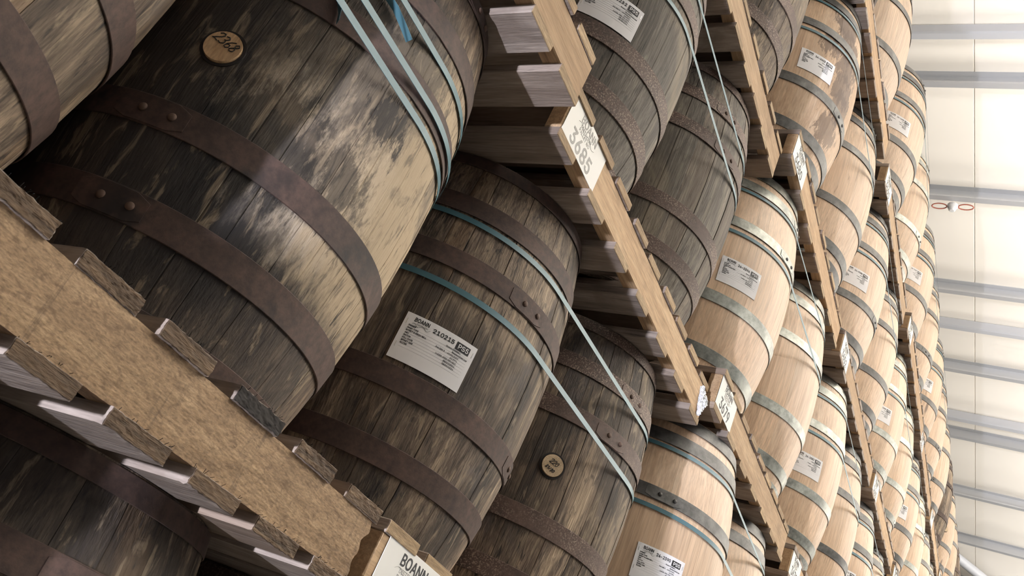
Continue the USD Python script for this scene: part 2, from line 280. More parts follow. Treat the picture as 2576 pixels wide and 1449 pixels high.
# ------------------------------------------------------------------ barrels
class Kind: pass
so, sn = 0.98, 1.02
OLDK_, NEWK_ = Kind(), Kind()
OLDK_.H, OLDK_.Rb, OLDK_.Rh = 0.89 * so, 0.3158 * so, 0.2662 * so
OLDK_.hoops = ((-1.0, -0.915), (-0.715, -0.605), (-0.392, -0.281), (0.281, 0.392), (0.605, 0.715), (0.915, 1.0))
NEWK_.H, NEWK_.Rb, NEWK_.Rh = 0.899 * sn, 0.328 * sn, 0.268 * sn
NEWK_.hoops = ((-1.0, -0.90), (-0.832, -0.735), (-0.40, -0.308), (0.308, 0.40), (0.735, 0.832), (0.90, 1.0))
def rad(k, z):
    a = 2 * np.asarray(z) / k.H - 1
    return k.Rb - (k.Rb - k.Rh) * a * a
def stave_mesh(k, t0, t1, dr, nz=11, g=0.0005, c=0.003, dep=0.0012):
    z = np.linspace(0, k.H, nz); r = rad(k, z) + dr * np.sin(PI * z / k.H) ** 0.5
    sec = []
    for zz, R in zip(z, r):
        a0, a1 = t0 + g / R, t1 - g / R
        pr = [(R - dep, a0), (R, a0 + c / R), (R + 0.0, a0 + (a1 - a0) / 3), (R, a1 - (a1 - a0) / 3), (R, a1 - c / R), (R - dep, a1), (R - 0.026, a1), (R - 0.026, a0)]
        sec.append([(q * math.cos(t), q * math.sin(t), zz) for q, t in pr])
    V = np.array(sec).reshape(-1, 3); m = 8; F = []
    for i in range(nz - 1):
        for j in range(m):
            a_, b_ = i * m + j, i * m + (j + 1) % m
            F += [(a_, b_, b_ + m), (a_, b_ + m, a_ + m)]
    for j in range(1, m - 1):
        F += [(0, j + 1, j), ((nz - 1) * m, (nz - 1) * m + j, (nz - 1) * m + j + 1)]
    return trimesh.Trimesh(V, np.array(F), process=False)
def ring(k, z0, z1, a0=0.0, a1=2 * PI, off=0.0012, th=0.0022, n=96, round_end=False):
    full = a1 - a0 > 6.28
    m = max(4, int(n * (a1 - a0) / (2 * PI))); A = np.linspace(a0, a1, m + 1)
    V, F = [], []
    for i, t in enumerate(A):
        zz0, zz1 = z0, z1
        if round_end and i in (0, m): zz0, zz1 = z0 + (z1 - z0) * .18, z1 - (z1 - z0) * .18
        e = 0.0008
        for z, o in ((zz0, off), (zz0, off + th - e), (zz0 + e, off + th), (zz1 - e, off + th), (zz1, off + th - e), (zz1, off)):
            R = float(rad(k, min(max(z, 0), k.H))) + o; V.append((R * math.cos(t), R * math.sin(t), z))
    for i in range(m):
        for j in range(6):
            p, q = i * 6 + j, i * 6 + (j + 1) % 6
            F += [(p, p + 6, q + 6), (p, q + 6, q)]
    if not full:
        for j in range(1, 5): F += [(0, j, j + 1), (m * 6, m * 6 + j + 1, m * 6 + j)]
    return trimesh.Trimesh(np.array(V), np.array(F), process=False)
def rivet_mesh(k, z, t, r=0.0065):
    s = trimesh.creation.icosphere(2, 1.0); s.apply_scale((0.0035, r, r))
    R = float(rad(k, z)) + 0.0054; c, n = math.cos(t), math.sin(t)
    M = np.eye(4); M[:3, :3] = [[c, -n, 0], [n, c, 0], [0, 0, 1]]; M[:3, 3] = (R * c, R * n, z); s.apply_transform(M); return s
def handwriting(strokes, size, r=0.0009):
    return [tube([(x * size, y * size, 0) for x, y in s], r, 5) for s in strokes]
NUM = {'2': [[(0, .75), (.12, .95), (.35, 1), (.5, .82), (.42, .55), (.15, .2), (0, 0), (.25, .06), (.55, 0)]], '3': [[(0, .9), (.25, 1), (.45, .85), (.4, .6), (.18, .52), (.42, .45), (.5, .2), (.3, 0), (0, .08)]],
       '6': [[(.45, 1), (.2, .75), (.05, .4), (.12, .08), (.35, 0), (.5, .2), (.4, .45), (.15, .42), (.06, .25)]], '8': [[(.42, .85), (.22, 1), (.06, .8), (.2, .58), (.42, .38), (.48, .15), (.25, 0), (.03, .15), (.15, .42), (.38, .65), (.42, .85)]],
       '0': [[(.28, 1), (.06, .75), (.04, .3), (.25, 0), (.46, .28), (.46, .72), (.28, 1)]], '9': [[(.45, .75), (.25, 1), (.05, .78), (.2, .55), (.45, .75), (.4, .35), (.3, 0)]], '/': [[(0, 0), (.4, 1)]], '5': [[(.45, 1), (.12, 1), (.08, .6), (.35, .62), (.48, .35), (.3, .02), (0, .05)]]}
def scrawl(s, h, slant=0.25):
    out, x = [], 0.0
    for ch in s:
        out += [[(x + px + slant * py, py) for px, py in st] for st in NUM[ch]]; x += 0.62
    out = [[(px - x / 2 - slant / 2, py - 0.5) for px, py in st] for st in out]
    return handwriting(out, h)
def to_surface(k, m, t, z, tilt=0.0, off=0.0):
    """A small flat part in its own (x right, y up, z out) laid on the barrel's side at angle t, height z."""
    c, s = math.cos(t), math.sin(t); R = float(rad(k, z)) + off
    B = np.stack([(-s, c, 0), (0, 0, 1), (c, s, 0)], 1).astype(float)
    Rm = np.array([[math.cos(tilt), -math.sin(tilt), 0], [math.sin(tilt), math.cos(tilt), 0], [0, 0, 1]])
    M = np.eye(4); M[:3, :3] = B @ Rm; M[:3, 3] = (R * c, R * s, z); m.apply_transform(M); return m
def bung(k, root, t, z, rows, material, tilt):
    d = trimesh.creation.cylinder(0.029, 0.02, sections=40); d.vertices[:, 2] -= 0.004
    top = d.vertices[:, 2] > 0; d.vertices[top, :2] *= 0.955
    b = obj('bung', to_surface(k, d, t, z), material, root, smooth=40)
    rim = trimesh.creation.annulus(0.0292, 0.0335, 0.003, sections=40)
    obj('bung_rim', to_surface(k, rim, t, z, 0, 0.0005), 'charred_wood', b)
    ms = []
    for s, h, dy in rows:
        for q in scrawl(s, h):
            q.apply_translation((0, dy, 0.0064)); ms.append(to_surface(k, q, t, z, tilt))
    obj('lettering', cat(ms), 'ink', b)
lap_at = {}
def build_barrel(path_parent, base, k, seed, stave_mat, hoop_mats, tones, rivets=True, nst=27, rivet_at=None, uneven=0.001, lap=True):
    rnd = random.Random(seed); pale = stave_mat in ('new_oak', 'stained_oak', 'drip_stained_oak')
    root = xform(base, path_parent)
    w = np.array([rnd.uniform(0.62, 1.4) for _ in range(nst)]); e = np.concatenate([[0], np.cumsum(w / w.sum() * 2 * PI)]) + rnd.uniform(0, 1)
    for i in range(nst):
        r, g = tones(rnd, ((e[i] + e[i + 1]) / 2 + PI) % (2 * PI) - PI)
        obj('stave', stave_mesh(k, e[i], e[i + 1], rnd.uniform(-uneven, uneven) * (0.25 if pale else 1), g=0.00012 if pale else 0.00025, c=0.0012 if pale else rnd.uniform(0.001, 0.0028), dep=0.0003 if pale else rnd.choice([0.0003, 0.0006, 0.0012])), stave_mat, root, smooth=28, tone=(r, g, rnd.random()))
    for z in (0.028, k.H - 0.028):
        h = trimesh.creation.cylinder(float(rad(k, z)) - 0.02, 0.02, sections=64); h.apply_translation((0, 0, z)); obj('head', h, 'head_oak', root, smooth=40)
    for j, (a0, a1) in enumerate(k.hoops):
        z0, z1 = (a0 + 1) * k.H / 2, (a1 + 1) * k.H / 2
        if j == 0: z0 += 0.003
        if j == 5: z1 -= 0.003
        t = (rivet_at or {}).get(j, rnd.uniform(-1.4, 0.9) if rnd.random() < 0.6 else rnd.uniform(1.2, 4))
        m = ring(k, z0, z1); lap_at[P(root), j] = t
        if lap: m = cat([m, ring(k, z0 + 0.0015, z1 - 0.0015, t - 0.22, t + 0.14, off=0.0032, th=0.0014, round_end=True)])
        h = obj('hoop', m, hoop_mats[j % len(hoop_mats)], root, smooth=40)
        for dt in (-0.085, 0.065): obj('rivet', rivet_mesh(k, (z0 + z1) / 2, t + dt), 'rivet_iron' if 'iron' in hoop_mats[0] else 'rivet_steel', h, smooth=True)
    return root

PAT = '/World/Patterns'
stage.CreateClassPrim(PAT)
def tone_old(rnd, t): return (rnd.choice([0.30, 0.38, 0.46, 0.52, 0.62, 0.74]) + rnd.uniform(-.04, .04), rnd.choice([0, 0, 0.05, 0.25]))
def tone_grey(rnd, t): return (rnd.uniform(0.40, 0.62), rnd.choice([0, 0, 0.1]))
def tone_new(rnd, t): return (rnd.uniform(0.455, 0.56), rnd.choice([0, 0, 0, 0.03, 0.08]))
IR, SP, GZ, DK = ['rusty_iron'], ['speckled_iron'], ['galvanized_steel'], ['dark_steel']
pats = {}
for i, (kind, sm, hm, tn) in dict(old_a=(OLDK_, 'weathered_oak', IR, tone_old), old_b=(OLDK_, 'weathered_oak', IR, tone_old), old_c=(OLDK_, 'grey_oak', SP, tone_grey), old_d=(OLDK_, 'weathered_oak', SP, tone_old),
                                  new_a=(NEWK_, 'new_oak', DK, tone_new), new_b=(NEWK_, 'new_oak', GZ, tone_new), new_c=(NEWK_, 'stained_oak', DK, tone_new), new_d=(NEWK_, 'new_oak', DK, tone_new), new_e=(NEWK_, 'drip_stained_oak', DK, tone_new), aged=(NEWK_, 'weathered_oak', IR, tone_old)).items():
    b = build_barrel(PAT, 'barrel_pattern', kind, 11 + len(pats) * 7, sm, hm, tn)
    pats[i] = (P(b), kind)

# columns of pallets: heights, fronts, starts and lengths
def deck(lv, new): return ZC + ((0.354 * sn + lv * (NEWK_.H + 0.1432 * sn)) if new else (0.337 * so + lv * (OLDK_.H + 0.1432 * so)))
def col_new(k): return k >= 2
BY = {-1: (-1.07, -0.44), 0: (0.277 * so, 0.9131 * so), 1: (1.6097 * so, 2.2435 * so)}
for k_ in range(2, 11): BY[k_] = (2.849 + 1.4025 * (k_ - 2) - 0.0, 2.849 + 1.4025 * (k_ - 2) + 0.672)
XO, XN = -1.305 * so, -1.219 * sn
FRONT = {(0, 0): 0.914, (0, 1): 0.914, (1, 0): 0.911, (1, 1): 0.976, (2, 1): 1.00, (1, 2): 0.949, (2, 2): 0.969, (2, 3): 0.957, (3, 2): 0.941, (3, 3): 0.957, (3, 4): 0.936}
SPAN = {(1, 1): (1.262, 2.522), (2, 1): (1.27, 2.535), (1, 2): (2.533, 3.786), (2, 2): (2.561, 3.843), (2, 3): (3.892, 5.29), (3, 2): (2.50, 3.715), (3, 3): (3.90, 5.20), (3, 4): (5.263, 6.70), (0, 0): (-0.05, 1.205), (1, 0): (-0.05, 1.191), (0, 1): (1.232, 2.50)}
def span(lv, k):
    if (lv, k) in SPAN: return SPAN[lv, k]
    c = sum(BY[k]) / 2; h = 0.645 if col_new(k) else 0.61
    return c - h, c + h
def front(lv, k): return FRONT.get((lv, k), 0.95 if col_new(k) else 0.93 + (0.05 if k < 0 else 0))
BX = {(0, 0, 1): -1.291 * so, (0, 1, 0): -1.335 * so, (0, 1, 1): -1.314 * so, (1, 1, 1): -1.31 * so, (0, 2, 0): -1.195 * sn, (1, 2, 0): -1.242 * sn, (1, 2, 1): -1.228 * sn, (3, 2, 1): -1.236 * sn, (3, 3, 0): -1.205 * sn}
BYX = {(0, 2, 0): 2.842, (1, 2, 0): 2.85, (2, 2, 0): 2.861, (2, 2, 1): 3.534, (3, 2, 1): 3.553, (1, 3, 0): 4.268, (2, 3, 0): 4.273, (3, 3, 0): 4.26, (3, 3, 1): 4.932, (1, 3, 1): 4.940, (2, 3, 1): 4.945, (1, 2, 1): 3.522}
def bpos(lv, k, s):
    return BX.get((lv, k, s), XN if col_new(k) else XO - (0.05 if k < 0 else 0)), BYX.get((lv, k, s), BY[k][s])

# ------------------------------------------------------------------ paper labels
LW, LH = 0.161, 0.103
def label_lines(number):
    T = []
    def put(s, h, x, y, bold=False, right=False, m='ink', width=None):
        t = text(s, h, bold)
        if width: t.apply_scale((width / t.extents[0], 1, 1))
        if right: t.apply_translation((-t.bounds[1][0], 0, 0))
        t.apply_translation((x, y, 0.0003)); T.append((t, m))
    put('BOANN', 0.0085, 0.019, 0.0885, True, width=0.032)
    put(number, 0.0088, 0.0610, 0.0830, True, width=0.048)
    put('DISTILLERY', 0.0032, 0.026, 0.0825, m='pale_ink')
    for i, s in enumerate(('OWNER', 'CASK TYPE', 'SPIRIT & MASH BILL', 'ABV', 'BATCH', 'FILL DATE', 'SPIRIT AGE', 'NOTES')): put(s, 0.0032, 0.012, 0.0755 - i * 0.0058, True)
    for i, s in enumerate(('Boann Distillery', 'Bourbon', 'Pot Still 5 - 40:55:3:0/2', '62.99%', '24038-PS5-PD-002', '08/05/2024', '08/05/2024')): put(s, 0.0034, 0.132, 0.0715 - i * 0.0062, False, True)
    put('2nd Use', 0.0034, 0.150, 0.0653, False, True)
    return T
def paper_label(k, root, t, z, number, tilt=0.0, detail=True):
    def lay(m, off):
        v = m.vertices.copy(); x, y = v[:, 0] - LW / 2, v[:, 1] - LH / 2
        x, y = x * math.cos(tilt) - y * math.sin(tilt), x * math.sin(tilt) + y * math.cos(tilt)
        zz = z + y; R = rad(k, zz) + off + v[:, 2]; an = t + x / k.Rb
        m.vertices = np.stack([R * np.cos(an), R * np.sin(an), zz], 1); return m
    nx, ny = 20, 12
    X, Y = np.meshgrid(np.linspace(0, LW, nx + 1), np.linspace(0, LH, ny + 1), indexing='ij')
    def grid(x0, x1, y0, y1, nx, ny, d):
        X, Y = np.meshgrid(np.linspace(x0, x1, nx + 1), np.linspace(y0, y1, ny + 1), indexing='ij'); n = (nx + 1) * (ny + 1)
        V = np.concatenate([np.stack([X, Y, 0 * X + d], -1).reshape(-1, 3), np.stack([X, Y, 0 * X], -1).reshape(-1, 3)]); F = []
        I = np.arange(n).reshape(nx + 1, ny + 1)
        for i in range(nx):
            for j in range(ny):
                a_, b_, c_, d_ = I[i, j], I[i + 1, j], I[i + 1, j + 1], I[i, j + 1]; F += [(a_, b_, c_), (a_, c_, d_), (a_ + n, c_ + n, b_ + n), (a_ + n, d_ + n, c_ + n)]
        edge = list(I[:, 0]) + list(I[-1, 1:]) + list(I[-2::-1, -1]) + list(I[0, -2:0:-1])
        for p_, q_ in zip(edge, edge[1:] + edge[:1]): F += [(p_, p_ + n, q_ + n), (p_, q_ + n, q_)]
        return trimesh.Trimesh(V, np.array(F), process=False)
    off = 0.0009
    pl = obj('paper_label', lay(grid(0, LW, 0, LH, 20, 10, 0.0005), off), 'paper', root)
    off += 0.0005
    ink, pale = [], []
    for m, c in label_lines(number): (ink if c == 'ink' else pale).append(lay(m, off))
    obj('lettering', cat(ink), 'ink', pl); obj('lettering', cat(pale), 'pale_ink', pl)
    bx = obj('grade_box', lay(grid(0.1155, 0.1475, 0.0765, 0.0935, 8, 2, 0.0006), off), 'ink', pl)
    w = text('PS5', 0.0098, True); w.apply_translation((0.1195, 0.0800, 0.0007)); obj('lettering', lay(w, off), 'paper', pl)
    if detail:
        swirl = tube([(0.017 + 0.04 * i / 24, 0.0815 + 0.003 * math.sin(i * 0.55), 0.0004) for i in range(25)], 0.0003, 4)
        rules = [grid(0.012, 0.15, y_, y_ + 0.0003, 10, 1, 0.0002) for y_ in np.arange(0.028, 0.072, 0.0062)]
        obj('printed_rule', cat([lay(m, off) for m in rules]), 'rule_ink', pl); obj('logo_scroll', lay(swirl, off), 'pale_ink', pl)
        for x_, y_ in ((0.006, 0.084), (0.006, 0.030), (0.156, 0.084)):
            st = grid(x_ - 0.0006, x_ + 0.0006, y_ - 0.0055, y_ + 0.0055, 1, 3, 0.0008); obj('staple', lay(st, off), 'staple_steel', pl)

# ------------------------------------------------------------------ barrels in place
CATB = 'barrel'
where = {}
def place(lv, k, s, pat, label, group=None, rz=0.0, paper=None, extra=None, back=False):
    path, kind = pats[pat]
    x, y = bpos(lv, k, s); 
    if back: x -= 2 * kind.Rb + 0.004
    new = col_new(k)
    p = f'/World/{numbered("barrel")}'
    X = UsdGeom.Xform.Define(stage, p); X.AddTranslateOp().Set(Gf.Vec3d(x, y, deck(lv, new) + 0.0005)); X.AddRotateZOp().Set(math.degrees(rz))
    if pat == 'aged' and False: pass
    pr = X.GetPrim(); pr.GetReferences().AddInternalReference(path)
    tag(pr, label, CATB, group)
    if paper is None and extra is None: pr.SetInstanceable(True)
    if paper:
        t, a_, num, tilt = paper; paper_label(kind, p, t - rz, (a_ + 1) * kind.H / 2, num, tilt, detail=lv < 2 and k < 4)
    if extra: extra(kind, p, rz)
    return pr

# the big stained barrel of the near pallet is a one-off: its own stains, a patch of painted lamp light, bung and rivets
K = OLDK_
def sp(a_, t, d=0.0): 
    z = (a_ + 1) * K.H / 2; R = float(rad(K, z)); return (R * math.cos(t), R * math.sin(t), z)
wood('stained_lit_weathered_oak', OLD, streak=((30, 30, 2.0), 0.60, 0.74, (0.014, 0.012, 0.012), 0.85), blotch=[(3.0, 0.54, 0.72, (0.36, 0.27, 0.18), 0.4), (9, 0.58, 0.70, (0.06, 0.05, 0.045), 0.6), ((95, 95, 3.2), 0.60, 0.68, (0.020, 0.016, 0.014), 0.8), ((70, 70, 16), 0.53, 0.66, (0.026, 0.021, 0.018), 0.55), ((40, 40, 8), 0.56, 0.66, (0.40, 0.31, 0.21), 0.40)], bump=1.0, contrast=0.6, fine=(230, 230, 9),
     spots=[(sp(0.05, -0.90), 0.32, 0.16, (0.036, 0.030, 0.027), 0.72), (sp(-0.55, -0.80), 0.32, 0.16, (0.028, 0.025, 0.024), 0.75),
            (sp(0.02, -0.05), 0.20, 0.14, (0.44, 0.345, 0.235), 0.62), (sp(-0.17, -0.38), 0.115, 0.09, (0.47, 0.395, 0.31), 0.72), (sp(0.0, 0.40), 0.22, 0.12, (0.44, 0.34, 0.225), 0.7),  # pale spots: wear, with low lamp light painted into the colour
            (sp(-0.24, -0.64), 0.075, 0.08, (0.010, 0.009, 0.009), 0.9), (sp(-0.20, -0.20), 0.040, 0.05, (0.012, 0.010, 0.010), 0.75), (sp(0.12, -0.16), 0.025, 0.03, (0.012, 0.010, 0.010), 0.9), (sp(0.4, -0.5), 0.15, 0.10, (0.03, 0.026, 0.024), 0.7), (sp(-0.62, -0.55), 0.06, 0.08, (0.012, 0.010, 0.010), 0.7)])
def tone_p1(rnd, t):
    if -1.21 < t < -1.10: return (0.95, 0.6)
    if t < -1.2: return (0.7, 0.45)
    return (rnd.choice([0.38, 0.46, 0.54, 0.62]), rnd.choice([0, 0, 0.1]))
big = build_barrel('/World', 'barrel', K, 5, 'stained_lit_weathered_oak', ['stained_iron'], tone_p1, rivet_at={2: -1.095, 1: -1.03, 3: 2.5, 4: 2.9}, nst=30, uneven=0.0016)
x_, y_ = bpos(0, 0, 1); big.GetAttribute('xformOp:translate').Set(Gf.Vec3d(x_, y_, deck(0, False) + 0.0005))
tag(big, 'large dark weathered barrel with pale worn light-painted patch and a round bung marked 2368', CATB)
bung(K, big, -1.03, 0.98 * K.H / 2, (('2368', 0.017, 0.009),), 'bung_wood', -0.35)

N_ = lambda n: dict(paper=(-0.78, -0.10, n, 0.04))
place(0, 0, 0, 'old_a', 'dark weathered barrel cut off by the upper left corner of the picture', rz=1.7 - lap_at[pats['old_a'][0], 3])
place(0, 1, 0, 'old_a', 'weathered brown barrel with paper label 210215, on the pallet below sign 3685', rz=1.1, paper=(-0.782, -0.136, '210215', 0.0))
def p3(kind, p, rz): bung(kind, p, -0.84 - rz, 0.99 * kind.H / 2, (('220', 0.013, 0.008), ('89/80', 0.0085, -0.011)), 'bung_cork', -0.3)
place(0, 1, 1, 'old_d', 'weathered barrel with round cork bung marked 220, right of the barrel labelled 210215', rz=2.3, extra=p3)
place(1, 1, 0, 'old_c', 'grey weathered barrel with paper label, standing over the pallet sign 3685', rz=0.3, **dict(paper=(-0.80, -0.15, '210232', 0.0)))
place(1, 1, 1, 'old_c', 'grey weathered barrel behind two teal straps, left of barrel 24-2396', rz=2.6)
place(2, 1, 0, 'old_c', 'grey weathered barrel over the pallet end at the top edge, out of the picture', rz=1.3)
place(2, 1, 1, 'old_d', 'grey weathered barrel at the top edge, left of new barrel 24-2402', rz=1.9)
place(3, 2, 0, 'aged', 'dark stained barrel whose lower rim shows at the top edge, top row', rz=0.7)
place(0, 2, 0, 'new_a', 'new pale barrel with paper label 24-2390 and two teal straps, at the bottom edge', rz=0.2, **N_('24-2390'))
place(0, 2, 1, 'new_a', 'new pale barrel right of barrel 24-2390, under pallet 3679, with a teal strap across', rz=1.7)
place(1, 2, 0, 'new_b', 'new pale barrel with paper label 24-2396, over the pallet sign 3679', rz=0.9, **N_('24-2396'))
place(1, 2, 1, 'new_b', 'new pale barrel with bright zinc hoops, right of barrel 24-2396', rz=2.7)
place(2, 2, 0, 'new_e', 'new barrel with brown drip stains and paper label 24-2402, over sign 3680', rz=0.0, **N_('24-2402'))
place(2, 2, 1, 'new_c', 'new barrel with dark knots, right of the drip-stained barrel 24-2402', rz=2.2)
place(3, 2, 1, 'new_d', 'new pale barrel of the top row next to the dark rim at the top edge', rz=0.5)
place(0, 3, 0, 'new_a', 'new pale barrel at the bottom edge, third of the lowest new barrels', rz=0.6)
place(1, 3, 0, 'new_b', 'new pale barrel with paper label 24-2382 and zinc hoops, over pallet sign 3671', rz=1.5, **N_('24-2382'))
place(1, 3, 1, 'new_d', 'new pale barrel right of the zinc-hooped barrel labelled 24-2382', rz=3.3)
place(2, 3, 0, 'new_d', 'new pale barrel with paper label 24-2388, over pallet sign 3652', rz=2.8, **N_('24-2388'))
place(2, 3, 1, 'new_a', 'new pale barrel right of the barrel labelled 24-2388', rz=4.0)
place(3, 3, 0, 'new_d', 'new pale barrel of the top row with paper label 24-2405', rz=1.2, **N_('24-2405'))
place(3, 3, 1, 'new_b', 'new pale barrel of the top row right of the barrel labelled 24-2405', rz=4.4)
place(1, 4, 0, 'new_a', 'new pale barrel at the bottom edge with paper label 24-2379', rz=2.1, **N_('24-2379'))
place(1, 4, 1, 'new_d', 'new pale barrel cut by the bottom edge, right of barrel 24-2379', rz=0.9)
place(2, 4, 0, 'new_b', 'new pale barrel with zinc hoops and paper label 24-2385, right of the pallet under 24-2388', rz=3.1, **N_('24-2385'))
place(2, 4, 1, 'new_b', 'new pale barrel with zinc hoops right of the barrel labelled 24-2385', rz=5.2)
place(3, 4, 0, 'new_a', 'new pale barrel of the top row with paper label 24-2407', rz=3.6, **N_('24-2407'))
place(3, 4, 1, 'new_d', 'new pale barrel of the top row right of the barrel labelled 24-2407', rz=2.4)
place(2, 5, 0, 'new_d', 'new pale barrel with paper label 24-2383, third row up at the lower right', rz=0.4, **N_('24-2383'))
place(2, 5, 1, 'new_b', 'new pale barrel right of the barrel labelled 24-2383', rz=1.0)
place(3, 5, 0, 'new_c', 'new pale barrel of the top row with paper label 24-2409', rz=5.0, **N_('24-2409'))
place(3, 5, 1, 'new_a', 'new pale barrel of the top row right of the barrel labelled 24-2409', rz=0.1)
place(2, 6, 0, 'new_a', 'new pale barrel at the bottom edge, third from the right in its row', rz=5.6)
place(2, 6, 1, 'new_d', 'new pale barrel at the bottom edge, second from the right in its row', rz=3.9)
place(3, 6, 0, 'new_d', 'new pale barrel of the top row left of the dark stained barrel at lower right', rz=2.0)
place(3, 6, 1, 'aged', 'dark stained top-row barrel among pale ones at lower right', rz=4.1)
def d7(kind, p, rz): bung(kind, p, -0.65 - rz, 0.99 * kind.H / 2, (('5', 0.02, 0.0),), 'bung_cork', 0)
place(3, 7, 0, 'new_c', 'brownish top-row barrel with a small round bung, right of the dark stained one', rz=3.0, extra=d7)
place(3, 7, 1, 'new_c', 'brownish barrel of the top row, second right of the dark stained one', rz=0.6)
place(3, 8, 0, 'aged', 'dark barrel at the lower right end of the top row', rz=1.4)
place(3, 8, 1, 'aged', 'dark barrel last at the lower right end of the top row', rz=5.4)
ZG = 'shadowed barrels of the lowest row'
place(-1, 0, 0, 'old_b', 'dark barrel under the near pallet, cut by the left edge of the picture', rz=2.9)
place(-1, 0, 1, 'old_a', 'dark barrel under the near pallet, at the bottom left corner', rz=4.6)
place(-1, 1, 0, 'old_d', 'dark barrel under the pallet sign at the bottom edge', rz=0.9)

shown = {(0, 0), (0, 1), (1, 1), (2, 1), (3, 2), (0, 2), (1, 2), (2, 2), (0, 3), (1, 3), (2, 3), (3, 3), (1, 4), (2, 4), (3, 4), (2, 5), (3, 5), (2, 6), (3, 6), (3, 7), (3, 8), (-1, 0)}
done_front = {(0, 3, 1), (-1, 1, 1)}
rn = random.Random(3)
HID = 'barrel of the same stack hidden behind or beyond the ones in view'
op, np_ = ['old_a', 'old_b', 'old_c', 'old_d'], ['new_a', 'new_b', 'new_d']
def hidden(lv, k, s, back=False):
    place(lv, k, s, rn.choice(np_ if col_new(k) else op), HID, 'hidden barrels of the stack', rz=rn.uniform(0, 6), back=back)
for k in range(-1, 9):
    for lv in range(-1, 4):
        top_front = (lv, k) in shown
        if not top_front:
            need = any((l2, k) in shown for l2 in range(lv, 4)) or k == -1 and lv < 3 or (lv == 1 and k == 0) or (lv, k) == (2, 0)
            if need:
                for s in (0, 1):
                    if (lv, k, s) == (-1, 1, 0): continue
                    hidden(lv, k, s)
        if (lv, k) == (0, 3): hidden(0, 3, 1)
        if (lv, k) in shown or k <= 1 and lv < 3:
            for s in (0, 1): hidden(lv, k, s, True)

# ------------------------------------------------------------------ pallets
def rough(m, amp, seed, where_x=None):
    v = m.vertices
    n = np.stack([noise(v * 160 + 31 * i, seed + i) - 0.5 for i in range(3)], 1) + 0.6 * np.stack([noise(v * 420 + 17 * i, seed + 7 + i) - 0.5 for i in range(3)], 1)
    w = 1.0 if where_x is None else np.clip((v[:, 0] - where_x) / 0.012, 0.06, 1)[:, None]
    m.vertices = v + n * amp * w; return m
def grid_box(x0, x1, y0, y1, z0, z1, step):
    b = box(x0, x1, y0, y1, z0, z1)
    v, f = trimesh.remesh.subdivide_to_size(b.vertices, b.faces, step, max_iter=14)
    m = trimesh.Trimesh(v, f, process=True); m.merge_vertices(); return m
def sign_part(root, x, y0, zc, number, sh):
    ms, pale = [], []
    card = bevel_box(x, x + 0.0012, y0, y0 + 0.205, zc - 0.052, zc + 0.052, 0.0003)
    s = obj('sign', card, 'sign_card', root)
    def put(t, h, y, z, bold, lst):
        m = text(t, h, bold); M = np.array([[0, 0, 1, x + 0.0012], [1, 0, 0, y0 + y], [0, 1, 0, zc + z], [0, 0, 0, 1.0]]); m.apply_transform(M); lst.append(m)
    put('BOANN', 0.019, 0.052, 0.022, True, ms)
    put('DISTILLERY', 0.008, 0.060, 0.0105, False, pale)
    put('PALLET NO', 0.0085, 0.058, -0.001, False, pale)
    pale.append(tube([(x + 0.0014, y0 + 0.045 + 0.1 * i / 30, zc + 0.0135 + 0.005 * math.sin(i * 0.42)) for i in range(31)], 0.0005, 4))
    if number: put(number, 0.036, 0.034, -0.044, True, ms)
    obj('lettering', cat(ms), 'ink' if number != '3685' else 'pale_ink', s); obj('lettering', cat(pale), 'pale_ink', s)
